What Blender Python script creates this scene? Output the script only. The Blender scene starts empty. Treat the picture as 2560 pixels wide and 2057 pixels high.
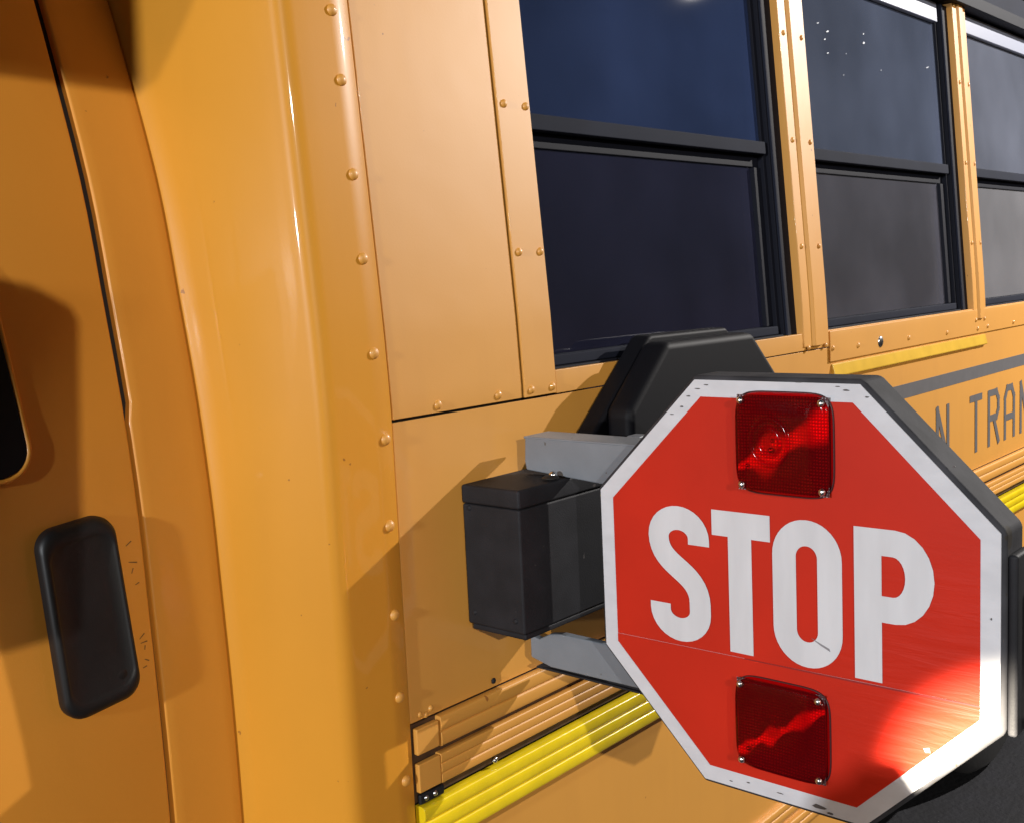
import bpy, math, random
from mathutils import Matrix, Vector
random.seed(4)
H = 1.5            # eye height above the ground
S = bpy.context.scene
COL = S.collection

# ---------------------------------------------------------------- camera
cd = bpy.data.cameras.new('camera')
cam = bpy.data.objects.new('camera', cd); COL.objects.link(cam)
cd.sensor_width = 36; cd.lens = 38.97; cd.clip_start = .02; cd.clip_end = 300
right = Vector((.65912, -.75057, -.04698)); up = Vector((.11961, .04295, .99189)); back = Vector((-.74246, -.65940, .11808))
M4 = Matrix((right, up, back)).transposed().to_4x4(); M4.translation = (0, -.95, H)
cam.matrix_world = M4
S.camera = cam

# ---------------------------------------------------------------- world, lamps, exposure
w = bpy.data.worlds.new('World'); S.world = w; w.use_nodes = True
nt = w.node_tree
bg = nt.nodes['Background']
sky = nt.nodes.new('ShaderNodeTexSky'); sky.sky_type = 'NISHITA'; sky.sun_disc = False
sky.sun_elevation = math.radians(4); sky.sun_rotation = math.radians(200)
nt.links.new(sky.outputs[0], bg.inputs[0]); bg.inputs[1].default_value = .018

def aim(o, target):
    d = Vector(target) - o.location
    o.rotation_euler = d.to_track_quat('-Z', 'Y').to_euler()
def lamp(name, loc, target, energy, color, size, kind='SPOT', cone=70, blend=.3):
    l = bpy.data.lights.new(name, kind); l.energy = energy; l.color = color
    l.shadow_soft_size = size
    if kind == 'SPOT': l.spot_size = math.radians(cone); l.spot_blend = blend
    o = bpy.data.objects.new(name, l); COL.objects.link(o); o.location = loc; aim(o, target)
    return o
TA = Vector((1.05, 0, H - .35))
sl = bpy.data.lights.new('sun', 'SUN'); sl.energy = 1.38; sl.angle = math.radians(.7); sl.color = (1, .95, .88)
so = bpy.data.objects.new('sun', sl); COL.objects.link(so); so.rotation_euler = Vector((.55, 1, -.33)).to_track_quat('-Z', 'Y').to_euler()
lamp('lot_lamp_rear', Vector((.95, 0, H - .35)) + Vector((2.2, -1, 1.1)) * 1.9, (1.3, 0, H - .2), 980, (1, .95, .90), .022, cone=110)
lamp('sign_fill_ahead', (-3.6, -.55, H + .60), (1.04, -.35, H - .35), 600, (.92, .96, 1), .06, cone=60)  # unseen fill added to brighten the sign face and corner panel
lamp('low_glare_fill', (.75, -.85, H - .85), (1.04, -.68, H - .57), 1.6, (1, .97, .92), .012, cone=42, blend=.9)  # unseen lamp added for glare at the sign's lower corner
lamp('sign_glare_spot', (-1.2, -.545, H + .02), (1.04, -.664, H - .542), 8500, (1, .88, .66), .012, cone=8.8, blend=1)  # unseen narrow spot added to make the bright glare on the sign

S.view_settings.view_transform = 'Standard'; S.view_settings.look = 'None'
S.view_settings.exposure = 0; S.view_settings.gamma = 1; S.view_settings.use_curve_mapping = False

# ---------------------------------------------------------------- materials
def mat(name, color, rough=.5, metal=0, coat=0, coat_rough=.05, spec=.5, bump=0, bscale=200, var=0, vscale=6, vcol=None, wear=None, mapscale=None, wave=0, streak=0):
    m = bpy.data.materials.new(name); m.use_nodes = True
    n = m.node_tree.nodes; L = m.node_tree.links; p = n['Principled BSDF']
    p.inputs['Base Color'].default_value = (*color, 1); p.inputs['Roughness'].default_value = rough
    p.inputs['Metallic'].default_value = metal; p.inputs['Coat Weight'].default_value = coat
    p.inputs['Coat Roughness'].default_value = coat_rough; p.inputs['Specular IOR Level'].default_value = spec
    tc = n.new('ShaderNodeTexCoord'); src = tc.outputs['Object']
    if mapscale:
        mp = n.new('ShaderNodeMapping'); mp.inputs['Scale'].default_value = mapscale; L.new(src, mp.inputs[0]); src = mp.outputs[0]
    last = None
    if var:
        t = n.new('ShaderNodeTexNoise'); t.inputs['Scale'].default_value = vscale; t.inputs['Detail'].default_value = 6; L.new(src, t.inputs['Vector'])
        r = n.new('ShaderNodeValToRGB'); r.color_ramp.elements[0].position = .35; r.color_ramp.elements[1].position = .7
        c2 = vcol or tuple(x * (1 - var) for x in color)
        r.color_ramp.elements[0].color = (*c2, 1); r.color_ramp.elements[1].color = (*color, 1)
        L.new(t.outputs['Fac'], r.inputs[0]); last = r.outputs[0]
    if wear:   # small specks of dirt / chips: (colour, scale, threshold)
        t = n.new('ShaderNodeTexNoise'); t.inputs['Scale'].default_value = wear[1]; t.inputs['Detail'].default_value = 3; L.new(src, t.inputs['Vector'])
        r = n.new('ShaderNodeValToRGB'); r.color_ramp.elements[0].position = wear[2]; r.color_ramp.elements[1].position = wear[2] + .02
        L.new(t.outputs['Fac'], r.inputs[0])
        mx = n.new('ShaderNodeMix'); mx.data_type = 'RGBA'; L.new(r.outputs[0], mx.inputs[0])
        if last: L.new(last, mx.inputs[6])
        else: mx.inputs[6].default_value = (*color, 1)
        mx.inputs[7].default_value = (*wear[0], 1); last = mx.outputs[2]
    if last: L.new(last, p.inputs['Base Color'])
    wave_out = None
    if wave:
        t = n.new('ShaderNodeTexNoise'); t.inputs['Scale'].default_value = 7; t.inputs['Detail'].default_value = 2; L.new(src, t.inputs['Vector'])
        b = n.new('ShaderNodeBump'); b.inputs['Strength'].default_value = 1; b.inputs['Distance'].default_value = wave
        L.new(t.outputs['Fac'], b.inputs['Height']); wave_out = b.outputs[0]; L.new(wave_out, p.inputs['Normal']); L.new(wave_out, p.inputs['Coat Normal'])
    if streak:   # faint dirt run-down streaks
        mp = n.new('ShaderNodeMapping'); mp.inputs['Scale'].default_value = (16, 16, 1.6); L.new(tc.outputs['Object'], mp.inputs[0])
        t = n.new('ShaderNodeTexNoise'); t.inputs['Scale'].default_value = 1; t.inputs['Detail'].default_value = 5; L.new(mp.outputs[0], t.inputs['Vector'])
        r = n.new('ShaderNodeMapRange'); r.inputs[1].default_value = .5; r.inputs[2].default_value = .8; r.inputs[3].default_value = 0; r.inputs[4].default_value = streak; L.new(t.outputs['Fac'], r.inputs[0])
        mx = n.new('ShaderNodeMix'); mx.data_type = 'RGBA'; L.new(r.outputs[0], mx.inputs[0]); L.new(last, mx.inputs[6]); mx.inputs[7].default_value = (color[0]*.5, color[1]*.42, color[2]*.6, 1)
        L.new(mx.outputs[2], p.inputs['Base Color'])
    if bump:
        t = n.new('ShaderNodeTexNoise'); t.inputs['Scale'].default_value = bscale; t.inputs['Detail'].default_value = 3; L.new(src, t.inputs['Vector'])
        b = n.new('ShaderNodeBump'); b.inputs['Strength'].default_value = 1; b.inputs['Distance'].default_value = bump
        L.new(t.outputs['Fac'], b.inputs['Height']); L.new(b.outputs[0], p.inputs['Normal'])
        if wave_out: L.new(wave_out, b.inputs['Normal'])
    return m
YEL = (.68, .315, .050)
paint = mat('bus_yellow_paint', YEL, .52, spec=.75, coat=.35, coat_rough=.07, bump=.00007, bscale=420, var=.06, vscale=4, wear=((.35, .13, .02), 55, .745), wave=.0012, streak=.10)
paint_cap = mat('cap_yellow_paint', (.66, .285, .026), .42, spec=.25, coat=.32, coat_rough=.05, bump=.00005, bscale=420, var=.06, vscale=4, wear=((.35, .13, .02), 60, .75), wave=.0003, streak=.08)
paint_cab = mat('cab_yellow_paint', (.70, .285, .030), .5, coat=.10, coat_rough=.12, bump=.00006, bscale=420, var=.08, vscale=3, wear=((.3, .11, .02), 60, .76), wave=.0006, streak=.12)
tape = mat('yellow_reflective_tape', (.92, .68, .012), .28, coat=.8, coat_rough=.1, bump=.0008, bscale=22, var=.12, vscale=30)
seal = mat('black_rubber_seal', (.010, .008, .007), .6)
black = mat('black_plastic', (.005, .005, .006), .5, bump=.00012, bscale=900, var=.3, vscale=30)
blackgloss = mat('black_gloss_housing', (.004, .004, .006), .6, spec=.18, coat=.0, coat_rough=.15, bump=.0001, bscale=500)
boxm = mat('charcoal_powdercoat', (.018, .018, .022), .65, spec=.25, bump=.0003, bscale=500, var=.35, vscale=25, wear=((.09, .08, .08), 70, .73))
brk = mat('grey_bracket_paint', (.20, .22, .25), .45, bump=.00015, bscale=300, var=.15, vscale=18, wear=((.08, .07, .06), 60, .72))
rim = mat('grey_aluminium_rim', (.060, .060, .068), .75, spec=.12, bump=.0004, bscale=90, var=.45, vscale=22, wear=((.04, .035, .03), 50, .66), mapscale=(1, 1, 1))
frame = mat('black_window_frame', (.006, .007, .013), .7, spec=.15, bump=.00008, bscale=300)
alu = mat('grey_window_sash', (.014, .017, .030), .8, metal=0., spec=.12, bump=.00008, bscale=400, var=.2, vscale=12)
alul = mat('pale_window_head', (.25, .27, .35), .4, bump=.00008, bscale=400)
steel = mat('bright_screw_steel', (.6, .6, .6), .28, metal=1, bump=.0003, bscale=300)
stripe_m = mat('black_stripe_vinyl', (.13, .125, .13), .45, var=.08, vscale=40)
asphalt = mat('dark_asphalt', (.006, .006, .010), .85, bump=.004, bscale=60, var=.4, vscale=15)
rubber = mat('tyre_rubber', (.012, .012, .013), .75, bump=.001, bscale=60)
seatm = mat('grey_seat_vinyl', (.36, .35, .38), .5)
inner_m = mat('pale_interior_panel', (.10, .10, .11), .6)
white_sheet = mat('white_reflective_sheet', (.66, .67, .72), .42, coat=.4, coat_rough=.2, bump=.00015, bscale=60, var=.10, vscale=30, wear=((.16, .15, .16), 42, .735), mapscale=(1, 1, 2))
letter_m = mat('white_letter_film', (.68, .69, .73), .42, coat=.4, coat_rough=.2, var=.10, vscale=14, mapscale=(1, 3, .6))

def red_mat():
    m = mat('red_reflective_sheet', (.56, .021, .007), .5, spec=.25, coat=.08, coat_rough=.25, var=.10, vscale=9)
    n = m.node_tree.nodes; L = m.node_tree.links; p = n['Principled BSDF']
    tc = n.new('ShaderNodeTexCoord'); mp = n.new('ShaderNodeMapping'); mp.inputs['Scale'].default_value = (1, 9, 75); mp.inputs['Rotation'].default_value = (.10, 0, 0)
    L.new(tc.outputs['Object'], mp.inputs[0])
    t = n.new('ShaderNodeTexNoise'); t.inputs['Scale'].default_value = 1.3; t.inputs['Detail'].default_value = 4; t.inputs['Distortion'].default_value = .6
    L.new(mp.outputs[0], t.inputs['Vector'])
    # wrinkles only toward the outer lower corner of the sheet
    sx = n.new('ShaderNodeSeparateXYZ'); L.new(tc.outputs['Object'], sx.inputs[0])
    mr = n.new('ShaderNodeMapRange'); mr.inputs[1].default_value = -.04; mr.inputs[2].default_value = -.15; mr.inputs[3].default_value = 0; mr.inputs[4].default_value = 1
    L.new(sx.outputs[1], mr.inputs[0])
    mz = n.new('ShaderNodeMapRange'); mz.inputs[1].default_value = .12; mz.inputs[2].default_value = -.06; mz.inputs[3].default_value = 0; mz.inputs[4].default_value = 1
    L.new(sx.outputs[2], mz.inputs[0])
    mm = n.new('ShaderNodeMath'); mm.operation = 'MULTIPLY'; L.new(mr.outputs[0], mm.inputs[0]); L.new(mz.outputs[0], mm.inputs[1])
    mh = n.new('ShaderNodeMath'); mh.operation = 'MULTIPLY'; L.new(mm.outputs[0], mh.inputs[0]); L.new(t.outputs['Fac'], mh.inputs[1])
    f = n.new('ShaderNodeTexNoise'); f.inputs['Scale'].default_value = 420; L.new(tc.outputs['Object'], f.inputs['Vector'])
    ma = n.new('ShaderNodeMath'); ma.operation = 'MULTIPLY_ADD'; L.new(f.outputs['Fac'], ma.inputs[0]); ma.inputs[1].default_value = .03; L.new(mh.outputs[0], ma.inputs[2])
    b = n.new('ShaderNodeBump'); b.inputs['Strength'].default_value = 1; b.inputs['Distance'].default_value = .0013
    L.new(ma.outputs[0], b.inputs['Height']); L.new(b.outputs[0], p.inputs['Normal'])
    return m
red_sheet_m = red_mat()

def pane_mat(name, dust_glare, tint=(.55, .57, .66), lo=.18, hi=.34):
    m = bpy.data.materials.new(name); m.use_nodes = True
    n = m.node_tree.nodes; L = m.node_tree.links; n.remove(n['Principled BSDF'])
    out = n['Material Output']
    tr = n.new('ShaderNodeBsdfTransparent'); tr.inputs[0].default_value = (*tint, 1)
    gl = n.new('ShaderNodeBsdfGlossy'); gl.inputs['Roughness'].default_value = .012
    df = n.new('ShaderNodeBsdfDiffuse'); df.inputs[0].default_value = (*dust_glare, 1)  # diffuse colour mixes dust with painted sky reflection and haze
    fr = n.new('ShaderNodeFresnel'); fr.inputs[0].default_value = 1.55
    tc = n.new('ShaderNodeTexCoord'); t = n.new('ShaderNodeTexNoise'); t.inputs['Scale'].default_value = 3; t.inputs['Detail'].default_value = 3
    L.new(tc.outputs['Object'], t.inputs['Vector'])
    mr = n.new('ShaderNodeMapRange'); mr.inputs[1].default_value = .3; mr.inputs[2].default_value = .75; mr.inputs[3].default_value = lo; mr.inputs[4].default_value = hi
    L.new(t.outputs['Fac'], mr.inputs[0])
    m1 = n.new('ShaderNodeMixShader'); L.new(mr.outputs[0], m1.inputs[0]); L.new(tr.outputs[0], m1.inputs[1]); L.new(df.outputs[0], m1.inputs[2])
    m2 = n.new('ShaderNodeMixShader'); L.new(fr.outputs[0], m2.inputs[0]); L.new(m1.outputs[0], m2.inputs[1]); L.new(gl.outputs[0], m2.inputs[2])
    L.new(m2.outputs[0], out.inputs[0])
    return m
PANES = [(pane_mat('sky_glare_upper_glass', (.075, .12, .30)), pane_mat('dust_haze_lower_glass', (.060, .064, .13))),  # blue of the upper pane is a painted sky reflection
         (pane_mat('sky_glare_upper_glass', (.24, .29, .44)), pane_mat('dust_haze_lower_glass', (.34, .34, .42), (.85, .86, .92), .14, .28)),  # paler bays from here: glare haze painted into the pane colours
         (pane_mat('sky_glare_upper_glass', (.42, .46, .60)), pane_mat('dust_haze_lower_glass', (.62, .62, .68), (.85, .86, .92), .20, .34))]

def lens_mat():
    m = bpy.data.materials.new('red_lens_plastic'); m.use_nodes = True
    n = m.node_tree.nodes; L = m.node_tree.links; n.remove(n['Principled BSDF'])
    out = n['Material Output']
    tr = n.new('ShaderNodeBsdfTransparent'); tr.inputs[0].default_value = (.94, .018, .024, 1)
    df = n.new('ShaderNodeBsdfPrincipled'); df.inputs['Base Color'].default_value = (.16, .006, .010, 1); df.inputs['Roughness'].default_value = .12
    m1 = n.new('ShaderNodeMixShader'); m1.inputs[0].default_value = .20
    L.new(tr.outputs[0], m1.inputs[1]); L.new(df.outputs[0], m1.inputs[2]); L.new(m1.outputs[0], out.inputs[0])
    return m
lens_m = lens_mat()
refl_m = mat('lamp_reflector_metal', (.95, .9, .9), .40, metal=.35, bump=.0012, bscale=230)
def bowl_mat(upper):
    # moulded lamp bowl: a slanting highlight streak painted into dark red plastic, pressed all over with small prisms
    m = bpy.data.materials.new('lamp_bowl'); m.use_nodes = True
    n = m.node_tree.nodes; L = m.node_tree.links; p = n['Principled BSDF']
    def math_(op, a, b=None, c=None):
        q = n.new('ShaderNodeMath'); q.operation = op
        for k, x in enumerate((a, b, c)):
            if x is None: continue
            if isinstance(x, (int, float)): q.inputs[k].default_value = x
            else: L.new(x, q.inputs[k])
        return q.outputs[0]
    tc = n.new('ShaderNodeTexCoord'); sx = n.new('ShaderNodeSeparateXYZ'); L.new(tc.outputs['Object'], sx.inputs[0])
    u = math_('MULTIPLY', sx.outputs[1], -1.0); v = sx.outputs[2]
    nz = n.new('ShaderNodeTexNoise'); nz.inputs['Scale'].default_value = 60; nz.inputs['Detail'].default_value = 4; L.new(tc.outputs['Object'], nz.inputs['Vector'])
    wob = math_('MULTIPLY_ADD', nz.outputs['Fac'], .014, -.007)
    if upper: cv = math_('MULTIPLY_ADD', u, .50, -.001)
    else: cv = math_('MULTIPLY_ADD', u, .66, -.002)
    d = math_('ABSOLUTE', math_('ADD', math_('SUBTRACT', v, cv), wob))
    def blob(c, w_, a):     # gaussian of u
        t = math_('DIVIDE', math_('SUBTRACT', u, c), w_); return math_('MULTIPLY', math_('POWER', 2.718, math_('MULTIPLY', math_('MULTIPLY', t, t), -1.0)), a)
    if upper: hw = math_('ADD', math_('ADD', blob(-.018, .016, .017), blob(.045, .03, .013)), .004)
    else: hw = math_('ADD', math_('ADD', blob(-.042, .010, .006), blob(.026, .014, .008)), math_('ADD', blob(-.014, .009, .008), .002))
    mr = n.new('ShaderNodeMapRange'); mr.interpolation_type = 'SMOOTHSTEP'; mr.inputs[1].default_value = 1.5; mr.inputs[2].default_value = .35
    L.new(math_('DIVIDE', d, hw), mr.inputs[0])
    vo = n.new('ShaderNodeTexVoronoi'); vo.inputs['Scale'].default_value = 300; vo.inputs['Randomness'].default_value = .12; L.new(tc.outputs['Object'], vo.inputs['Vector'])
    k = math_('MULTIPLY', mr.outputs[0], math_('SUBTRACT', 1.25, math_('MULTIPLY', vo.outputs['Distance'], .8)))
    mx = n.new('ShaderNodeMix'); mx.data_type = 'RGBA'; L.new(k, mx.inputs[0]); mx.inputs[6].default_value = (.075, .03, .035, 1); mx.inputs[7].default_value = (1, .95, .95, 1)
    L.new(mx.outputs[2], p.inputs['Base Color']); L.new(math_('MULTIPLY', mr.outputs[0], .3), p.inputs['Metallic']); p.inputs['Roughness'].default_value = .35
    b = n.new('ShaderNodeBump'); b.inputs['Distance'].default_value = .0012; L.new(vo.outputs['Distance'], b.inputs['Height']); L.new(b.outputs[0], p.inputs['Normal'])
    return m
lampback_m = mat('lamp_well_plastic', (.17, .05, .05), .5, bump=.0004, bscale=200)

# ---------------------------------------------------------------- mesh helpers (z given relative to the eye height)
def obj(name, V, F, m, parent=None, smooth=False, bevel=0, bseg=2, origin=None, label=None, solid=0, auto=None):
    o3 = Vector(origin) if origin else Vector((0, 0, 0))
    me = bpy.data.meshes.new(name)
    me.from_pydata([tuple(Vector(v) - o3) for v in V], [], F); me.update()
    me.materials.append(m)
    o = bpy.data.objects.new(name, me); COL.objects.link(o)
    if parent is not None:
        o.parent = parent
        po = parent.get('_o', (0, 0, 0)); o.location = o3 - Vector(po)
    else: o.location = o3
    o['_o'] = tuple(o3)
    if smooth:
        for p in me.polygons: p.use_smooth = True
    if solid:
        s = o.modifiers.new('solid', 'SOLIDIFY'); s.thickness = solid; s.offset = 0
    if bevel:
        b = o.modifiers.new('bevel', 'BEVEL'); b.width = bevel; b.segments = bseg; b.limit_method = 'ANGLE'; b.angle_limit = math.radians(35)
        for p in me.polygons: p.use_smooth = True
        w_ = o.modifiers.new('wn', 'WEIGHTED_NORMAL'); w_.keep_sharp = True
    if label: o['label'] = label
    return o
def thing(name, loc, label, cat):
    o = bpy.data.objects.new(name, None); COL.objects.link(o); o.location = loc; o.empty_display_size = .1
    o['label'] = label; o['category'] = cat; o['_o'] = tuple(loc); return o
def box(x0, x1, y0, y1, z0, z1, V=None, F=None):
    V = [] if V is None else V; F = [] if F is None else F; b = len(V)
    V += [(x, y, z + H) for x in (x0, x1) for y in (y0, y1) for z in (z0, z1)]
    F += [tuple(b + i for i in f) for f in ((0, 1, 3, 2), (4, 6, 7, 5), (0, 4, 5, 1), (2, 3, 7, 6), (0, 2, 6, 4), (1, 5, 7, 3))]
    return V, F
def bev(name, args, m, parent, bevel=.002, **k):
    V, F = box(*args); return obj(name, V, F, m, parent, bevel=bevel, **k)

LEAN = [(-5, 0), (-.14, 0), (-.05, .0045), (.9, .076)]
def byo(z):           # how far the bus side leans inward at height z
    for (a, ya), (b, yb) in zip(LEAN, LEAN[1:]):
        if z <= b: return ya + (yb - ya) * (z - a) / (b - a)
    return LEAN[-1][1]
CABP = [(-5, 0), (-.6, 0), (-.45, .002), (-.34, .007), (-.24, .012), (-.12, .025), (-.01, .044), (.12, .068), (.26, .112), (.33, .137), (.6, .24)]
def cyo(z):
    z = min(z, .59)
    for i in range(len(CABP) - 1):
        if z <= CABP[i + 1][0]:
            p0 = CABP[max(i - 1, 0)]; p1 = CABP[i]; p2 = CABP[i + 1]; p3 = CABP[min(i + 2, len(CABP) - 1)]
            if i == 0: return 0
            t = (z - p1[0]) / (p2[0] - p1[0]); h = p2[0] - p1[0]
            m1 = (p2[1] - p0[1]) / (p2[0] - p0[0]) * h if i > 1 else 0
            m2 = (p3[1] - p1[1]) / (p3[0] - p1[0]) * h if p3 != p2 else p2[1] - p1[1]
            return (2*t**3 - 3*t*t + 1) * p1[1] + (t**3 - 2*t*t + t) * m1 + (-2*t**3 + 3*t*t) * p2[1] + (t**3 - t*t) * m2
    return CABP[-1][1]
YC = .13
def frange(a, b, n): return [a + (b - a) * i / n for i in range(n + 1)]

def sheet(name, x0, x1, z0, z1, m, parent, off=0., th=.003, bevel=.0008, xf=None, nz=None, **k):
    """panel of the bus side following its lean; off = how proud it stands"""
    zs = [z0] + [z for z in frange(z0, z1, nz or max(1, int((z1 - z0) / .03))) if z0 < z < z1] + [z1]
    for zz in (-.14, -.05):
        if z0 < zz < z1 and all(abs(zz - q) > .004 for q in zs): zs.append(zz)
    zs.sort(); V = []; F = []
    for z in zs:
        y = byo(z)
        V += [(x0, y - off, z + H), (x1, y - off, z + H), (x1, y - off + th, z + H), (x0, y - off + th, z + H)]
    for i in range(len(zs) - 1):
        a = 4 * i; b = a + 4
        for j in range(4): F.append((a + j, a + (j + 1) % 4, b + (j + 1) % 4, b + j))
    F.append((3, 2, 1, 0)); e = 4 * (len(zs) - 1); F.append((e, e + 1, e + 2, e + 3))
    return obj(name, V, F, m, parent, bevel=bevel, **k)
def profile_x(name, prof, x0, x1, m, parent, smooth=False, bevel=0, **k):
    """closed (y,z) profile extruded along the bus"""
    n = len(prof); V = [(x0, y, z + H) for y, z in prof] + [(x1, y, z + H) for y, z in prof]
    F = [(i, (i + 1) % n, n + (i + 1) % n, n + i) for i in range(n)] + [tuple(range(n))[::-1], tuple(range(n, 2 * n))]
    return obj(name, V, F, m, parent, smooth=smooth, bevel=bevel, **k)
def dome(c, nrm, r, h, m, parent, name='rivet', seg=14, rings=4):
    nrm = Vector(nrm).normalized(); t = nrm.orthogonal().normalized(); b = nrm.cross(t); c = Vector(c)
    V = []; F = []
    for i in range(rings):
        a = math.pi / 2 * i / rings; rr = r * math.cos(a); hh = h * math.sin(a)
        for j in range(seg):
            q = 2 * math.pi * j / seg; V.append(c + t * rr * math.cos(q) + b * rr * math.sin(q) + nrm * hh)
    V.append(c + nrm * h)
    for i in range(rings - 1):
        for j in range(seg): F.append((i * seg + j, i * seg + (j + 1) % seg, (i + 1) * seg + (j + 1) % seg, (i + 1) * seg + j))
    for j in range(seg): F.append(((rings - 1) * seg + j, (rings - 1) * seg + (j + 1) % seg, rings * seg))
    return obj(name, V, F, m, parent, smooth=True, origin=c)
def rivet(x, z, parent, r=.0055, h=.0034, off=0.):
    return dome((x, byo(z) - off, z + H), (0, -1, .07 if z > -.1 else 0), r, h, paint, parent)

# ---------------------------------------------------------------- ground
V = [(-60, -60, 0), (60, -60, 0), (60, 60, 0), (-60, 60, 0)]
g = obj('ground', V, [(0, 1, 2, 3)], asphalt); g['kind'] = 'structure'

# ---------------------------------------------------------------- the bus
bus = thing('school_bus', (2.2, 1.0, 0), 'yellow school bus seen close along its driver side, with riveted panels and dark windows', 'school bus')
XE = 6.0
# cab door and door pillar -------------------------------------------------
def cab_surf(name, xf0, xf1, z0, z1, th=.02, n=40, **k):
    V = []; F = []; zs = frange(z0, z1, n)
    nx = 6
    for z in zs:
        a, b = xf0(z), xf1(z)
        for i in range(nx + 1):
            x = a + (b - a) * i / nx
            V.append((x, YC + cyo(z) + .02 * (x - .6) * (x - .6) , z + H))
    for i in range(len(zs) - 1):
        for j in range(nx): q = i * (nx + 1) + j; F.append((q, q + 1, q + nx + 2, q + nx + 1))
    o = obj(name, V, F, paint_cab, bus, smooth=True, **k)
    s = o.modifiers.new('solid', 'SOLIDIFY'); s.thickness = th; s.offset = -1
    bv = o.modifiers.new('bevel', 'BEVEL'); bv.width = .003; bv.segments = 3; bv.limit_method = 'ANGLE'; bv.angle_limit = math.radians(50)
    return o
gapw = lambda z: .0095 if z > -.128 else .0055
door = cab_surf('cab_door', lambda z: -.75, lambda z: .613 - .0005 * math.sin(z * 9), -1.05, .58, label='driver cab door with black pull handle')
cab_surf('cab_pillar', lambda z: .6175 + (.0045 if z > -.128 else 0), lambda z: .7045, -1.05, .58, n=80)
V = []; F = []
zs = frange(-1.05, .58, 40)
for z in zs: V += [(.60, YC + cyo(z) + .010, z + H), (.72, YC + cyo(z) + .010, z + H)]
for i in range(40): F.append((2*i, 2*i+1, 2*i+3, 2*i+2))
obj('door_seal', V, F, seal, bus, smooth=True)
# door window corner at the left edge of the view
def rounded_poly(pts, r, seg=6):
    out = []
    n = len(pts)
    for i in range(n):
        p0 = Vector(pts[i - 1]); p = Vector(pts[i]); p1 = Vector(pts[(i + 1) % n])
        a = (p0 - p).normalized(); b = (p1 - p).normalized(); ang = a.angle(b); d = r / math.tan(ang / 2)
        A = p + a * d; B = p + b * d; c = p + (a + b).normalized() * (r / math.sin(ang / 2))
        va = A - c; vb = B - c; tot = va.angle(vb)
        for k in range(seg + 1):
            t = k / seg; s = (math.sin((1 - t) * tot) * va + math.sin(t * tot) * vb) / math.sin(tot); out.append(c + s)
    return out
wp = rounded_poly([(-.25, -.165), (.503, -.172), (.490, .02), (.44, .30), (-.1, .30)], .028)
def cab_pt(x, z, off): return (x, YC + cyo(z) - off, z + H)
n = len(wp); V = []; F = []; zz_ = frange(min(p.y for p in wp) + .0002, .2995, 90)
for z in zz_:                        # glass follows the curve of the door
    xs_ = []
    for k in range(n):
        a, b = wp[k], wp[(k+1) % n]
        if (a.y - z) * (b.y - z) <= 0 and abs(a.y - b.y) > 1e-6: xs_.append(a.x + (b.x - a.x) * (z - a.y) / (b.y - a.y))
    x0_, x1_ = min(xs_), max(xs_)
    for k in range(7): V.append(cab_pt(x0_ + (x1_ - x0_) * k / 6, z, .0035 - .02 * (x0_ + (x1_ - x0_) * k / 6 - .6)**2))
for i in range(90):
    for k in range(6): q = i*7+k; F.append((q, q+1, q+8, q+7))
win = obj('door_window', V, F, blackgloss, bus, smooth=True)
V = []; F = []                      # raised painted lip round the glass
for i, p in enumerate(wp):
    t = (wp[(i+1) % n] - wp[i-1]).normalized(); q = Vector((t.y, -t.x))
    for k in range(6):
        a = math.pi * k / 5; V.append(cab_pt(p.x + q.x * (.003 + .003 * math.cos(a)), p.y + q.y * (.003 + .003 * math.cos(a)), .001 + .004 * math.sin(a)))
for i in range(n):
    for k in range(5): a = i*6+k; b = ((i+1) % n)*6+k; F.append((a, a+1, b+1, b))
obj('window_lip', V, F, paint_cab, win, smooth=True)
# the black pull handle of the cab door
hp = rounded_poly([(.494, -.230), (.577, -.222), (.588, -.421), (.502, -.432)], .022, 9)
n = len(hp); c = Vector((.545, -.33)); V = []; F = []
lay = [(1.0, 0), (1.0, .008), (.985, .012), (.94, .0150), (.86, .0155), (.83, .0145), (.80, .0135), (.4, .0145)]
for s, d in lay:
    for p in hp:
        q = c + (p - c) * s; V.append(cab_pt(q.x, q.y, d))
for i in range(len(lay) - 1):
    for k in range(n): F.append((i*n+k, i*n+(k+1) % n, (i+1)*n+(k+1) % n, (i+1)*n+k))
F.append(tuple((len(lay)-1)*n + k for k in range(n)))
hd = obj('door_handle', V, F, black, bus, smooth=True, label='black rounded pull handle on the cab door')
dome((.566, YC + .007 - .0150, H - .395), (0, -1, 0), .008, .002, black, hd, name='lock_button')
# scraped paint flecks beside the handle
fm = mat('bare_scrape_marks', (.22, .10, .025), .7, var=.5, vscale=300)
for (x, z, l, a) in ((.6005, -.262, .008, .6), (.603, -.283, .010, -.2), (.6015, -.292, .006, 1.2), (.6055, -.307, .005, .4), (.604, -.365, .008, .7), (.6055, -.372, .008, .1), (.606, -.378, .005, 1.4), (.6065, -.392, .006, -.5), (.6035, -.399, .005, .3)):
    V = []; dx = l / 2 * math.cos(a); dz = l / 2 * math.sin(a); wx = -math.sin(a) * .0007; wz = math.cos(a) * .0007
    for sx, sz in ((-dx-wx*.4, -dz-wz*.4), (dx-wx, dz-wz), (dx+wx, dz+wz), (-dx+wx, -dz+wz)): V.append(cab_pt(x + sx - .004, z + sz, .0006))
    obj('scratch_or_glint', V, [(0, 1, 2, 3)], fm, door)

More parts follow.
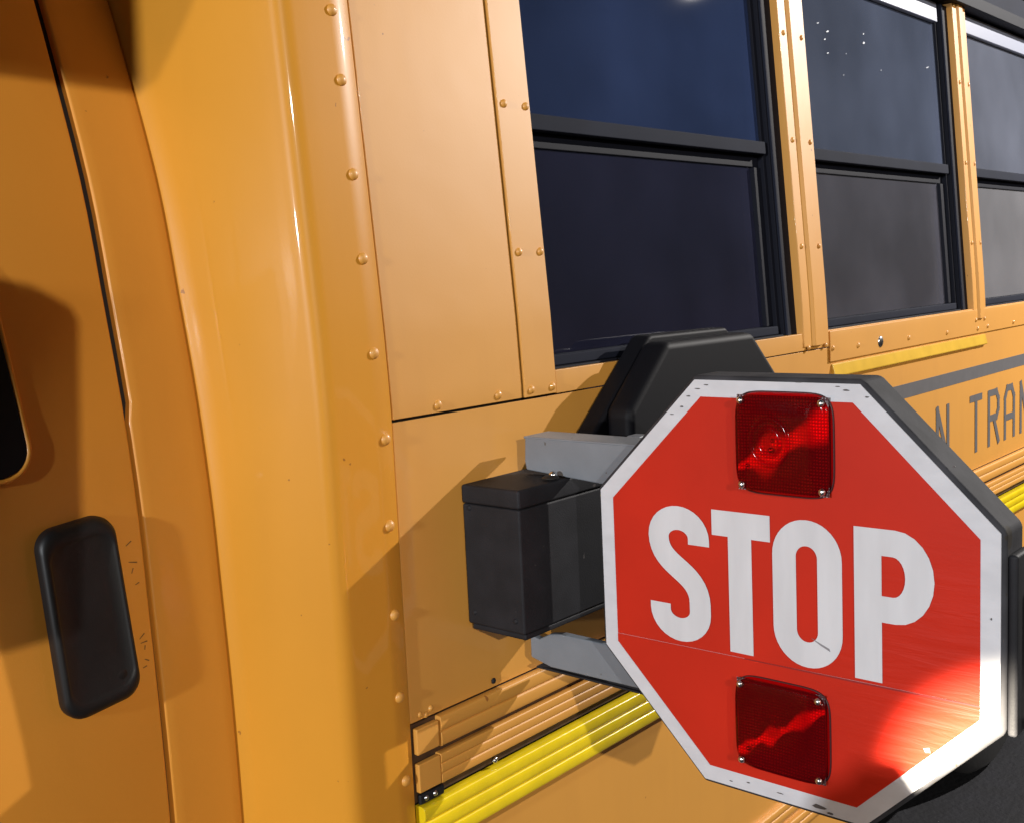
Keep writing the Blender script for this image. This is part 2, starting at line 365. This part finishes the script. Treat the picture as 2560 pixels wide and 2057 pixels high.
# moulded front cap between cab and body ------------------------------------
def cap_section(z):
    yb = byo(z); yc = YC + cyo(z) - .003
    P = [(.7065, yc + .015), (.7065, yc + .002), (.7085, yc)]
    xr = .752 + (0.006 if z < -.2 else .006 * max(0, (z + .6) / .4) if z < -.6 else .006)
    # slightly crowned flank
    x0, y0, x1, y1 = .7085, yc, xr - .0015, yb - .002 + .014
    for i in range(1, 7):
        t = i / 7; cr = .004 * math.sin(math.pi * t); P.append((x0 + (x1 - x0) * t - cr * .9, y0 + (y1 - y0) * t - cr * .4))
    d0 = Vector((x1 - x0, y1 - y0)).normalized(); A = Vector((x1, y1)); B = Vector((xr + .022, yb - .003))
    Cc = Vector((xr + .004, yb - .003))
    for i in range(11):
        t = i / 10; q = A * (1-t)**2 + Cc * 2*t*(1-t) + B * t*t; P.append(tuple(q))
    P += [(.80, yb - .003), (.83, yb - .003), (.8565, yb - .003), (.8575, yb - .002), (.8575, yb + .006)]
    return P
zs = frange(-1.05, .75, 60); V = []; F = []
for z in zs: V += [(x, y, z + H) for x, y in cap_section(z)]
m_ = len(cap_section(0))
for i in range(len(zs) - 1):
    for j in range(m_ - 1): q = i*m_+j; F.append((q, q+1, q+m_+1, q+m_))
cap = obj('cap_panel', V, F, paint_cap, bus, smooth=True, label='moulded corner panel joining the cab to the riveted side')
for z, x in ((.305, .833), (.229, .8355), (.125, .8375), (.031, .838), (-.076, .839), (-.175, .846), (-.276, .844), (-.382, .843), (-.482, .843), (-.586, .845)):
    rivet(x, z, cap, .0068, .0042, .003)
# flat side sheets ------------------------------------------------------------
bk = sheet('inner_side_wall', .8, 1.150, -1.12, .75, seal, bus, off=-.008, th=.02, bevel=0)
up_ = sheet('upper_panel', .8605, 1.0905, -.155, .72, paint, bus, off=.001)
for x in (.935, 1.044): rivet(x, -.146, up_, .0058, .0036, .001)
post0 = sheet('window_post', 1.0935, 1.158, -.155, .72, paint, bus, off=.004, th=.006)
for z in (.40, .226, .035, -.1455):
    for x in (1.106, 1.1495): rivet(x, z, post0, .0055, .0036, .004)
low = sheet('lower_panel', .8605, XE, -.522, -.1585, paint, bus, off=.0)
sheet('sill_panel', 1.161, XE, -.1565, -.125, paint, bus, off=.0015, th=.012)
# belt strip under the windows, from the second bay on
belt = sheet('belt_strip', 1.99, XE, -.186, -.1275, paint, bus, off=.004, th=.003)
for x, z in ((2.0, -.160), (2.114, -.163), (2.37, -.166), (2.595, -.170), (2.80, -.174), (2.872, -.172), (3.07, -.174), (3.3, -.176)):
    rivet(x, z, belt, .0055, .0036, .004)
dome((2.222, -.004, H - .164), (0, -1, 0), .012, .004, steel, belt, name='bolt')
profile_x('belt_moulding', [(0.0005, -.191), (-.003, -.192), (-.0085, -.213), (-.008, -.216), (.0005, -.219)], 2.0, 2.86, mat('faded_yellow_strip', (.82, .50, .06), .25, coat=.6, coat_rough=.08, bump=.0006, bscale=30, var=.15, vscale=20), bus, bevel=.0012)
# painted black stripe and lettering
profile_x('black_stripe', [(-.0006, -.266), (-.0006, -.297), (.001, -.297), (.001, -.266)], 1.5, XE, stripe_m, low)
def glyph(strokes, x, z, sx, sz, name, m, parent, y=-.0006, w=.017, th=.0004):
    V = []; F = []
    for (a, b) in strokes:
        A = Vector((a[0]*sx, a[1]*sz)); B = Vector((b[0]*sx, b[1]*sz)); d = (B - A).normalized(); q = Vector((-d.y, d.x)) * w / 2
        A -= d * w * .45; B += d * w * .45
        b0 = len(V)
        th2 = th + .00005 * len(F)
        for p in (A - q, B - q, B + q, A + q): V.append((x + p.x, y - th2, z + p.y + H))
        F.append((b0, b0+1, b0+2, b0+3))
    return obj(name, V, F, m, parent)
G = {'T': [((0, 1), (1, 1)), ((.5, 1), (.5, 0))], 'R': [((0, 0), (0, 1)), ((0, 1), (.8, 1)), ((.8, 1), (1, .85)), ((1, .85), (1, .65)), ((1, .65), (.8, .5)), ((.8, .5), (0, .5)), ((.5, .5), (1, 0))],
     'A': [((0, 0), (0, .8)), ((0, .8), (.25, 1)), ((.25, 1), (.75, 1)), ((.75, 1), (1, .8)), ((1, .8), (1, 0)), ((0, .4), (1, .4))], 'L': [((0, 1), (0, 0)), ((0, 0), (1, 0))],
     'N': [((0, 0), (0, 1)), ((0, 1), (1, 0)), ((1, 0), (1, 1))], 'O': [((0, .2), (0, .8)), ((0, .8), (.25, 1)), ((.25, 1), (.75, 1)), ((.75, 1), (1, .8)), ((1, .8), (1, .2)), ((1, .2), (.75, 0)), ((.75, 0), (.25, 0)), ((.25, 0), (0, .2))]}
for ch, x in (('N', 2.545), ('T', 2.765), ('R', 2.895), ('A', 3.02), ('N', 3.15)):
    glyph(G[ch], x, -.473, .072 if ch != 'N' else .066, .128, 'letter', stripe_m, low)
# rub rails --------------------------------------------------------------------
def ribs(z0, z1, n, d, base=.0):
    P = [(.004, z0)]; P.append((-base, z0))
    h = (z1 - z0) / n
    for i in range(n):
        for k in range(1, 8):
            a = math.pi * k / 8; P.append((-base - d * math.sin(a)**.45, z0 + h * i + h * (.5 - .46 * math.cos(a))))
        if i < n - 1: P.append((-base, z0 + h * (i + 1)))
    P += [(-base, z1), (.004, z1)]
    return P
r1 = profile_x('rub_rail', ribs(-.563, -.5245, 2, .0035, .006), .902, XE, paint, bus, bevel=.0006)
r2 = profile_x('rub_rail', ribs(-.609, -.571, 3, .0022, .007), .8995, XE, paint, bus, bevel=.0006)
sheet('rail_backing', .8605, XE, -.622, -.524, mat('grimy_rail_channel', (.085, .04, .014), .7, var=.5, vscale=40), bus, off=-.001, bevel=0)
r3 = profile_x('rub_rail', ribs(-.684, -.626, 3, .005, .008), .8635, XE, tape, bus, bevel=.0006, label='triple ribbed rub rail in bright yellow tape')
bev('rail_end_cap', (.862, .8985, -.0085, .0, -.5605, -.528), paint, bus, .0015)
bev('rail_end_cap', (.862, .8985, -.0085, .0, -.608, -.572), paint, bus, .0015)
bev('splice_plate', (.864, .905, -.006, .0, -.6245, -.612), boxm, bus, .002)
for x, z in ((.876, -.515), (.895, -.513), (.886, -.5185)): rivet(x, z, low, .004, .0025, .0)
for x, z in ((.874, -.618), (.889, -.618)): dome((x, -.006, z + H), (0, -1, 0), .0035, .002, steel, r3, name='screw')
dome((1.0, -.004, -.6175 + H), (0, -1, 0), .0045, .003, steel, r3, name='screw')
dome((1.007, -.002, -.513 + H), (0, -1, 0), .004, .002, boxm, r1, name='screw')
sk = sheet('skirt_panel', .8605, XE, -1.17, -.686, paint, bus, off=.0)
for z0 in (-.985, -1.03): profile_x('rub_rail', ribs(z0 - .03, z0, 2, .004, .006), .8635, XE, paint, bus, bevel=.0006)
# window bays -------------------------------------------------------------------
def post(x0, x1, z0=-.15):
    xs = [x0, x0 + (x1-x0)*.30, x0 + (x1-x0)*.36, x0 + (x1-x0)*.64, x0 + (x1-x0)*.70, x1]
    offs = [.004, .004, .0095, .0095, .004, .004]
    V = []; F = []
    zs = frange(z0, .66, 20)
    for z in zs:
        y = byo(z); V += [(x, y - o, z + H) for x, o in zip(xs, offs)] + [(x1, y + .03, z + H), (x0, y + .03, z + H)]
    for i in range(len(zs) - 1):
        for j in range(8): a = i*8+j; F.append((a, i*8+(j+1) % 8, (i+1)*8+(j+1) % 8, a+8))
    F.append(tuple(range(8))[::-1])
    p = obj('window_post', V, F, paint, bus, bevel=.0012)
    zz = [-.152, .035, .228, .42, .60]
    for z in zz:
        for x in (x0 + (x1-x0)*.15, x1 - (x1-x0)*.15): rivet(x, z, p, .0052, .0036, .004)
    return p
def leanbox(name, x0, x1, d0, d1, z0, z1, m, parent, bevel=.0015):
    V = []; F = []
    for z in (z0, z1):
        y = byo(z); V += [(x0, y + d0, z+H), (x1, y + d0, z+H), (x1, y + d1, z+H), (x0, y + d1, z+H)]
    F = [(3, 2, 1, 0), (4, 5, 6, 7)] + [(j, (j+1) % 4, 4+(j+1) % 4, 4+j) for j in range(4)]
    return obj(name, V, F, m, parent, bevel=bevel)
def window(x0, x1, top=.60, pn=2):
    z0 = -.135
    fr = thing_part = leanbox('window', x0 - .02, x0 + .001, .012, .05, z0, top, frame, bus)
    leanbox('jamb', x1 - .048, x1 + .01, .010, .05, z0, top, frame, fr)
    leanbox('jamb', x1 - .058, x1 - .0405, .018, .05, z0 + .02, top, frame, fr)
    leanbox('jamb_trim', x1 - .043, x1 - .038, .006, .012, z0, top, alu, fr, .0008)
    leanbox('sill', x0 + .0015, x1 - .0585, .006, .05, z0, z0 + .013, frame, fr)
    leanbox('sill_trim', x0 + .0015, x1 - .0585, .016, .05, z0 + .0135, z0 + .028, alu, fr)
    leanbox('meeting_rail', x0 + .0015, x1 - .0585, .012, .045, .2, .222, alu, fr)
    leanbox('lower_sash_rail', x0 + .0015, x1 - .0585, .030, .045, .178, .1995, frame, fr)
    leanbox('sash_stile', x1 - .082, x1 - .0585, .026, .05, z0 + .0285, .1775, frame, fr)
    leanbox('head', x0 + .0015, x1 - .0585, .012, .05, top - .045, top, alul, fr)
    leanbox('pane', x0 + .0015, x1 - .0825, .034, .038, z0 + .0285, .1775, PANES[pn][1], fr, 0)
    leanbox('pane', x0 + .0015, x1 - .0585, .024, .028, .2225, top - .0455, PANES[pn][0], fr, 0)
    return fr
window(1.1585, 1.884, pn=0); post(1.884, 1.984)
W2 = window(1.984, 2.776, pn=1); post(2.776, 2.861)
sm_ = mat('pale_glass_glint', (.42, .44, .50), .4)  # pale flecks painting small lamp reflections on the second window
rnd = random.Random(5)
for x, z, l, h in ((2.141, .459, .014, .004), (2.126, .442, .010, .004), (2.135, .416, .012, .003), (2.314, .477, .008, .004), (2.312, .458, .014, .006), (2.66, .445, .022, .004), (2.22, .425, .005, .002), (2.10, .47, .012, .002), (2.2, .38, .006, .002), (2.39, .41, .007, .002)):
    y = byo(z) + .0225; P_ = [(l/2*math.cos(2*math.pi*k/8)*(.6+.4*rnd.random()), h/2*math.sin(2*math.pi*k/8)*(.6+.4*rnd.random())) for k in range(8)]
    obj('scratch_or_glint', [(x + p, y, z + q + H + p*.25) for p, q in P_], [tuple(range(8))], sm_, W2)
window(2.861, 3.60); post(3.60, 3.69)
window(3.69, 4.4); post(4.4, 4.5)
sheet('rear_side_wall', 4.51, XE, -.125, .60, paint, bus, off=.001)
leanbox('roof_gutter', .70, XE, -.022, .03, .605, .635, frame, bus)
leanbox('roof_rail', .70, XE, -.008, .05, .636, .75, alu, bus)
# inside: floor, ceiling, far wall with windows, seats
bev('bus_roof', (.75, XE, .03, 2.2, .70, .76), inner_m, bus, .01)
bev('bus_floor', (.75, XE, .03, 2.2, -1.0, -.95), inner_m, bus, .002)
for x in (.9, 1.75, 2.62, 3.49, 4.36, 5.23): bev('far_pillar', (x, x + .12, 2.12, 2.2, -.14, .7), inner_m, bus, .003)
bev('far_wall', (.8, XE, 2.12, 2.2, -.95, -.145), inner_m, bus, .003)
bev('rear_wall', (XE, XE + .05, 0, 2.2, -1.1, .75), inner_m, bus, .003)
bev('front_bulkhead', (.72, .76, .24, 2.2, -1.0, .70), inner_m, bus, .003)
for i in range(5):
    x = 1.3 + .8 * i
    for y in (.12, 1.2): bev('bus_seat', (x, x + .1, y, y + .85, -.6, .11), seatm, bus, .03, bseg=4)
# rear wheel beneath the skirt
V = []; F = []
prof = [(0, .18), (.0, .36), (.03, .385), (.2, .385), (.23, .36), (.23, .18)]
for i in range(40):
    a = 2*math.pi*i/40
    for y, r in prof: V.append((3.25 + r*math.cos(a), .10 + y, .385 + r*math.sin(a)))
for i in range(40):
    for j in range(5): F.append((i*6+j, i*6+j+1, ((i+1) % 40)*6+j+1, ((i+1) % 40)*6+j))
whl = obj('wheel', V, F, rubber, bus, smooth=True)
V = [(3.25 + .18*math.cos(2*math.pi*i/24), .12, .385 + .18*math.sin(2*math.pi*i/24)) for i in range(24)]
obj('wheel_rim', V, [tuple(range(24))], boxm, whl)
bev('chassis_rail', (-.5, XE, .35, .45, -1.15, -1.0), boxm, bus, .003)

# black octagonal housing behind the sign
def prism_y(pts, y0, y1, name, m, parent, bevel, bseg=3, **k):
    n = len(pts); V = [(x, y0, z + H) for x, z in pts] + [(x, y1, z + H) for x, z in pts]
    F = [tuple(range(n)), tuple(range(n, 2*n))[::-1]] + [(i, n+i, n+(i+1) % n, (i+1) % n) for i in range(n)]
    return obj(name, V, F, m, parent, bevel=bevel, bseg=bseg, **k)
hs = prism_y([(1.196, -.215), (1.335, -.093), (1.345, -.090), (1.555, -.092), (1.70, -.215), (1.70, -.36), (1.60, -.47), (1.30, -.47), (1.196, -.36)],
        -.002, -.035, 'side_housing', blackgloss, bus, .006, label='black octagonal housing fixed below the first window, behind the stop sign')
prism_y([(1.222, -.185), (1.318, -.098), (1.560, -.100), (1.665, -.195), (1.665, -.34), (1.58, -.44), (1.30, -.44), (1.222, -.36)],
        -.0352, -.08, 'housing_face', blackgloss, hs, .012, 4)

# ---------------------------------------------------------------- stop arm
AX = 1.04; UC, ZC, HF = .391, -.348, .2305
arm = thing('stop_sign_arm', (1.0, 0, H - .34), 'red octagonal STOP sign with two red lamps on a grey arm swung out', 'stop sign')
def octa(h, cut=.4142):
    s = h * cut
    return [(-s, h), (s, h), (h, s), (h, -s), (s, -h), (-s, -h), (-h, -s), (-h, s)]
def prism_x(uv, x0, x1, name, m, parent, bevel=0, bseg=2, uc=UC, zc=ZC, **k):
    n = len(uv); V = [(x0, -(uc + u), zc + v + H) for u, v in uv] + [(x1, -(uc + u), zc + v + H) for u, v in uv]
    F = [tuple(range(n)), tuple(range(n, 2*n))[::-1]] + [(i, n+i, n+(i+1) % n, (i+1) % n) for i in range(n)]
    return obj(name, V, F, m, parent, bevel=bevel, bseg=bseg, origin=(x0, -uc, zc + H), **k)
hous = prism_x(octa(HF + .0035), AX + .0012, AX + .050, 'sign_housing', rim, arm, .0045, 4)
prism_x(octa(HF - .004), AX + .0503, AX + .056, 'rear_plate', rim, hous, .002)
# outer edge clamp
V, F = box(AX + .004, AX + .050, -(UC + HF + .0125), -(UC + HF + .0035), ZC - .10, ZC + .075)
obj('edge_clamp', V, F, boxm, hous, bevel=.003)
V, F = box(AX + .030, AX + .044, -(UC + HF + .017), -(UC + HF + .0127), ZC - .09, ZC + .04)
obj('edge_rib', V, F, rim, hous, bevel=.002)
bord = prism_x(octa(HF - .0012), AX, AX + .0011, 'white_border', white_sheet, arm, 0)
# red sheet, in an upper film and a lower film that overlap along a seam
HI = HF - .0195
O8 = octa(HI)
zs_l, zs_r = -.0775, -.0735        # seam height at the inner and outer edge
upper = [O8[0], O8[1], O8[2], (HI, zs_r), (-HI, zs_l), O8[7]]
lower = [(HI, zs_r - .0004), O8[3], O8[4], O8[5], O8[6], (-HI, zs_l - .0004)]
rs = prism_x(upper, AX - .0006, AX - .0001, 'red_sheet', red_sheet_m, arm)
rl = prism_x(lower, AX - .0009, AX - .0001, 'red_sheet', red_sheet_m, arm, label='lower red film below the seam')
# seam crease
prism_x([(-.04, -.0758), (.10, -.0748), (HI, zs_r), (HI, zs_r - .0014), (.10, -.0766), (-.04, -.0768)], AX - .0013, AX - .0009, 'seam', mat('dark_red_seam', (.30, .012, .01), .5), rl)
# letters
def letter(outlines, name='letter'):
    cu = bpy.data.curves.new(name, 'CURVE'); cu.dimensions = '2D'; cu.fill_mode = 'BOTH'; cu.extrude = .0002
    for pts in outlines:
        sp = cu.splines.new('POLY'); sp.points.add(len(pts) - 1)
        for p, (u, v) in zip(sp.points, pts): p.co = (u, v, 0, 1)
        sp.use_cyclic_u = True
    tmp = bpy.data.objects.new(name, cu); COL.objects.link(tmp)
    dg = bpy.context.evaluated_depsgraph_get(); me = bpy.data.meshes.new_from_object(tmp.evaluated_get(dg)); COL.objects.unlink(tmp); bpy.data.objects.remove(tmp)
    V = [(AX - .0014 + v.co.z, -v.co.x, v.co.y + H) for v in me.vertices]; F = [tuple(p.vertices) for p in me.polygons]
    me2 = bpy.data.meshes.new(name); me2.from_pydata(V, [], F); me2.materials.append(letter_m)
    o = bpy.data.objects.new(name, me2); COL.objects.link(o); o.parent = arm; o.location = -Vector(arm['_o']); o['_o'] = (0, 0, 0)
    return o
def rr(u0, u1, v0, v1, ru, rv=None, seg=10):
    rv = rv or ru; P = []
    for cx, cy, a0 in ((u1-ru, v1-rv, 0), (u0+ru, v1-rv, 90), (u0+ru, v0+rv, 180), (u1-ru, v0+rv, 270)):
        for k in range(seg+1): a = math.radians(a0 + 90*k/seg); P.append((cx + ru*math.cos(a), cy + rv*math.sin(a)))
    return P
def smoothpath(P, n=14):
    out = []
    for i in range(len(P) - 1):
        p0 = Vector(P[max(i-1, 0)]); p1 = Vector(P[i]); p2 = Vector(P[i+1]); p3 = Vector(P[min(i+2, len(P)-1)])
        for k in range(n):
            t = k/n; out.append(.5*((2*p1) + (p2-p0)*t + (2*p0-5*p1+4*p2-p3)*t*t + (3*p1-p0-3*p2+p3)*t**3))
    out.append(Vector(P[-1])); return out
VT, VB = -.261, -.419
P = [Vector((.2965, -.3045)), Vector((.2965, -.301))]
for k in range(17): a = math.pi * k / 16; P.append(Vector((.270 + .0265*math.cos(a), -.298 + .0225*math.sin(a))))
B_ = [Vector(q) for q in ((.2435, -.298), (.2435, -.336), (.2965, -.332), (.2965, -.372))]
for k in range(1, 17): t = k/16; P.append(B_[0]*(1-t)**3 + B_[1]*3*t*(1-t)**2 + B_[2]*3*t*t*(1-t) + B_[3]*t**3)
for k in range(17): a = -math.pi * k / 16; P.append(Vector((.270 + .0265*math.cos(a), -.383 + .0225*math.sin(a))))
P.append(Vector((.2435, -.377))); L_, R_ = [], []
for i, p in enumerate(P):
    t = (P[min(i+1, len(P)-1)] - P[max(i-1, 0)]).normalized(); q = Vector((-t.y, t.x)) * .0137
    L_.append(tuple(p + q)); R_.append(tuple(p - q))
n_ = len(L_); V = []; F = []
for A, B in zip(L_, R_): V += [(AX - .0016, -A[0], A[1] + H), (AX - .0016, -B[0], B[1] + H)]
for k in range(n_ - 1): F.append((2*k, 2*k+2, 2*k+3, 2*k+1))
obj('letter', V, F, letter_m, arm)
letter([[(.314, VT), (.385, VT), (.385, VT - .0285), (.3625, VT - .0285), (.3625, VB), (.334, VB), (.334, VT - .0285), (.314, VT - .0285)]])
letter([rr(.3875, .4655, VB, VT, .0385, .040), rr(.4145, .4385, VB + .0275, VT - .0275, .0118, .0125)[::-1]])
bowl = [(.4785, VT), (.520, VT)]
for k in range(13): a = math.radians(90 - 15*k); bowl.append((.521 + .0385*math.cos(a), VT - .0475 + .0475*math.sin(a)))
bowl += [(.520, VT - .095), (.507, VT - .095), (.507, VB), (.4785, VB)]
inn = [(.507, VT - .027), (.5175, VT - .027)]
for k in range(13): a = math.radians(90 - 15*k); inn.append((.5185 + .0125*math.cos(a), VT - .0475 + .0205*math.sin(a)))
inn += [(.5175, VT - .068), (.507, VT - .068)]
letter([bowl, inn[::-1]])
# scuff on the O
prism_x([(-.002, .002), (.018, -.006), (.019, -.009), (.008, -.004)], AX - .0020, AX - .00165, 'scuff', mat('grey_scuff', (.25, .24, .26), .6), arm, uc=.433, zc=-.388)
prism_x([(-.003, .001), (.003, .003), (.004, -.002), (-.001, -.003)], AX - .0011, AX - .00095, 'scuff', mat('grey_scuff_dark', (.25, .16, .2), .6), arm, uc=.551, zc=-.478)

# red lamps
def flasher(uc, zc, hu, hv, rings, label, skew=0.):
    def sq(s, k, seg=64, n=5.5):
        a = 2*math.pi*k/seg; c, d = math.cos(a), math.sin(a)
        u = math.copysign(abs(c)**(2/n), c) * hu * s; v = math.copysign(abs(d)**(2/n), d) * hv * s
        return u, v + skew * u
    seg = 64
    V = []; F = []
    N = 40                                   # bowl: a height field behind the lens
    for i in range(N+1):
        for j in range(N+1):
            u = (i/N*2-1) * hu * .95; v = (j/N*2-1) * hv * .95
            r = math.hypot(u + .010, v); x = .0022 + .0038*min(1, (r/.05)**2)
            if r < .012: x += .0035 * (1 - (r/.012)**2)
            V.append((AX - x, -(uc + u), zc + v + H))
    for i in range(N):
        for j in range(N): q = i*(N+1)+j; F.append((q, q+1, q+N+2, q+N+1))
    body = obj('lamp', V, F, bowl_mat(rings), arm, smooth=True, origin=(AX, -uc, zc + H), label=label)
    for (u, v, r) in (((-.012, -.006, .0032), (-.010, .004, .002), (-.040, -.024, .0022), (-.043, -.028, .0016)) if rings else ((-.038, -.029, .0026), (-.033, -.024, .0016))):
        dome((AX - .0085, -(uc+u), zc+v+H), (-1, 0, 0), r, r*.9, steel, body, name='sparkle_dome')  # steel domes added inside the lamp to make its white sparkles
    V = []; F = []                            # lens shell
    lay = [(1.0, -.001), (1.0, .004), (.99, .0075), (.965, .0095), (.9, .0108), (.5, .0118), (.2, .012)]
    for s, d in lay:
        for k in range(seg): u, v = sq(s, k); V.append((AX - d, -(uc + u), zc + v + H))
    for i in range(len(lay)-1):
        for k in range(seg): F.append((i*seg+k, i*seg+(k+1) % seg, (i+1)*seg+(k+1) % seg, (i+1)*seg+k))
    F.append(tuple((len(lay)-1)*seg+k for k in range(seg)))
    lens = obj('lens', V, F, lens_m, body, smooth=True, origin=(AX, -uc, zc + H))
    V = []; F = []                            # dark gasket
    for s, d in ((1.03, .001), (1.03, .0028), (1.012, .0034), (1.004, .001)):
        for k in range(seg): u, v = sq(s, k); V.append((AX - d, -(uc + u), zc + v + H))
    for i in range(3):
        for k in range(seg): F.append((i*seg+k, i*seg+(k+1) % seg, (i+1)*seg+(k+1) % seg, (i+1)*seg+k))
    obj('gasket', V, F, mat('lamp_gasket', (.05, .008, .01), .5), body, smooth=True)
    if rings:
        V = []; F = []
        for r0, r1 in rings:
            for q in range(2): pass
            b = len(V)
            for k in range(40):
                a = 2*math.pi*k/40
                for r, d in ((r0, .0112), ((r0+r1)/2, .0155), (r1, .0112)): V.append((AX - d, -(uc - .012 + r*math.cos(a)), zc + .003 + r*math.sin(a)*1.15 + H))
            for k in range(40):
                for j in range(2): a = b+k*3+j; c = b+((k+1) % 40)*3+j; F.append((a, a+1, c+1, c))
        obj('lens_ring', V, F, lens_m, body, smooth=True)
    for su, sv in ((-1, 1), (1, 1), (-1, -1), (1, -1)):
        u, v = su*hu*.84, sv*hv*.84
        dome((AX - .0105, -(uc+u), zc + v + skew*u + H), (-1, 0, 0), .0040, .0030, steel, body, name='screw')
    return body
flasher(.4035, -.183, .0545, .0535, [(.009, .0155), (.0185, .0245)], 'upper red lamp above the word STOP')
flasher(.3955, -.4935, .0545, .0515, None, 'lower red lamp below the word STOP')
# chipped spots on the border
chip_m = mat('chipped_border', (.10, .09, .09), .7)
rnd = random.Random(3)
for u, z, l, h in ((.300, -.1285, .010, .0016), (.311, -.124, .007, .0015), (.288, -.137, .006, .002), (.279, -.149, .005, .002), (.266, -.158, .006, .0015), (.463, -.1215, .006, .0012), (.472, -.125, .008, .0020), (.4935, -.131, .005, .002), (.420, -.1185, .010, .0009),
                   (.5775, -.1935, .004, .003), (.437, -.5705, .019, .0055), (.449, -.5745, .008, .003), (.352, -.567, .006, .0016), (.33, -.571, .005, .0014), (.391, -.5685, .012, .0012), (.612, -.335, .002, .003), (.610, -.415, .010, .0012)):
    P_ = []
    for k in range(9):
        a = 2*math.pi*k/9; r = .6 + .4*rnd.random(); P_.append((l/2*r*math.cos(a), h/2*r*math.sin(a)))
    prism_x(P_[::-1], AX - .0007, AX - .0002, 'paint_chip', chip_m, bord, uc=u, zc=z)

# brackets behind the sign, wrapping above and below the motor box
b1 = prism_x([(.028, -.201), (.26, -.201), (.30, -.206), (.30, -.262), (.0285, -.243), (.026, -.232)], AX + .020, AX + .032, 'bracket', brk, arm, .002, uc=0, zc=0)
V = [(AX + .020, -.026, H - .1995), (AX + .020, -.30, H - .1995), (AX + .07, -.30, H - .1995), (AX + .07, -.026, H - .1995)]
V += [(x, y, z - .003) for x, y, z in V]
obj('bracket_flange', V, [(0, 1, 2, 3), (7, 6, 5, 4), (0, 4, 5, 1), (1, 5, 6, 2), (2, 6, 7, 3), (3, 7, 4, 0)], brk, b1, bevel=.001)
b2 = prism_x([(.0215, -.463), (.036, -.466), (.055, -.456), (.075, -.4525), (.26, -.4525), (.26, -.505), (.19, -.4995), (.055, -.5005), (.0215, -.493)], AX + .020, AX + .032, 'bracket', brk, arm, .002, uc=0, zc=0)
V = [(AX + .020, -.03, H - .503), (AX + .020, -.26, H - .503), (AX + .075, -.26, H - .503), (AX + .075, -.03, H - .503)]
V += [(x, y, z - .003) for x, y, z in V]
obj('bracket_flange', V, [(0, 1, 2, 3), (7, 6, 5, 4), (0, 4, 5, 1), (1, 5, 6, 2), (2, 6, 7, 3), (3, 7, 4, 0)], boxm, b2, bevel=.001)
bev('hinge_post', (AX + .079, AX + .10, -.165, -.145, -.505, -.20), brk, arm, .002)
# motor box
V, F = box(.968, 1.16, -.094, -.0005, -.4255, -.272)
mb = obj('motor_box', V, F, boxm, arm, bevel=.003, label='charcoal motor box bolted to the bus side')
V, F = box(.9665, 1.1615, -.0955, -.0005, -.2715, -.248)
obj('box_lid', V, F, boxm, mb, bevel=.0035)
V, F = box(.972, 1.16, -.092, -.004, -.4335, -.426)
obj('box_base', V, F, boxm, mb, bevel=.002)
for y, z in ((-.012, -.277), (-.012, -.410), (-.08, -.41)): dome((.968, y, z + H), (-1, 0, 0), .0035, .002, boxm, mb, name='screw')
dome((1.045, -.085, H - .2425), (-.3, -.3, 1), .0055, .005, steel, b1, name='bolt')
dome((1.04, -.085, H - .2455), (0, 0, 1), .011, .004, seal, b1, name='washer')

# unseen plates added out of frame to shade the cab door and sign
def rounded_shade_plate(name, x0, x1, y, z0, z1, r, d=.05):
    P = rounded_poly([(x0, z0), (x1, z0), (x1, z1), (x0, z1)], r, 8); n = len(P)
    V = [(p.x, y, p.y + H) for p in P] + [(p.x, y - d, p.y + H) for p in P]
    F = [tuple(range(n))[::-1], tuple(range(n, 2*n))] + [(i, (i+1) % n, n+(i+1) % n, n+i) for i in range(n)]
    return obj(name, V, F, black, bus, bevel=.008, bseg=3)
def plate(name, P, y, d=-.04):
    n = len(P); V = [(p[0], y + d, p[1] + H) for p in P] + [(p[0], y, p[1] + H) for p in P]
    F = [tuple(range(n)), tuple(range(n, 2*n))[::-1]] + [(i, n+i, n+(i+1) % n, (i+1) % n) for i in range(n)]
    return obj(name, V, F, black, bus, bevel=.004)
plate('mirror_shade_plate', [(-.18, -.07), (.084, -.07), (.092, .04), (.108, .262), (.101, .277), (.078, .292), (.04, .302), (-.18, .31)], -.65)  # mirror outline shaped to cast the lower door shadow
plate('upper_shade_plate', [(-.2, .545), (.067, .54), (.226, .535), (.262, .575), (.34, .68), (-.2, .75)], -.65)  # added plate shaped to cast the upper door shadow
bev('shade_plate_arm', (-.16, -.13, -.649, .30, .60, .63), black, bus, .006)
bev('shade_plate_arm', (-.16, -.13, -.68, -.652, .295, .599), black, bus, .006)
P_ = [(.440, -.36), (.452, -.318), (.462, -.296), (.484, -.284), (.495, -.266), (.532, -.262), (.546, -.278), (.575, -.305), (.575, -.42), (.440, -.42)]
n_ = len(P_); V = [(0, -u, z + H) for u, z in P_] + [(.02, -u, z + H) for u, z in P_]
obj('lower_shade_plate', V, [tuple(range(n_)), tuple(range(n_, 2*n_))[::-1]] + [(i, n_+i, n_+(i+1) % n_, (i+1) % n_) for i in range(n_)], black, bus)  # added blocker shaped to cast the dark wedge on the sign
bev('light_block', (-.19, -.13, .044, .14, -.165, .11), black, bus, .004)  # added block keeping the ahead lamp off the door
bev('light_block', (-.19, -.13, .075, .19, .31, .60), black, bus, .004)  # added block shading the upper door from the same lamp
bev('shade_plate_arm', (-.16, -.13, -.68, -.652, -.38, -.075), black, bus, .006)
bev('shade_plate_arm', (-.16, -.13, -.68, -.5555, -.41, -.381), black, bus, .004)
bev('shade_plate_arm', (-.1295, .012, -.5745, -.5556, -.405, -.385), black, bus, .004)
for o in S.objects:
    if '_o' in o: del o['_o']
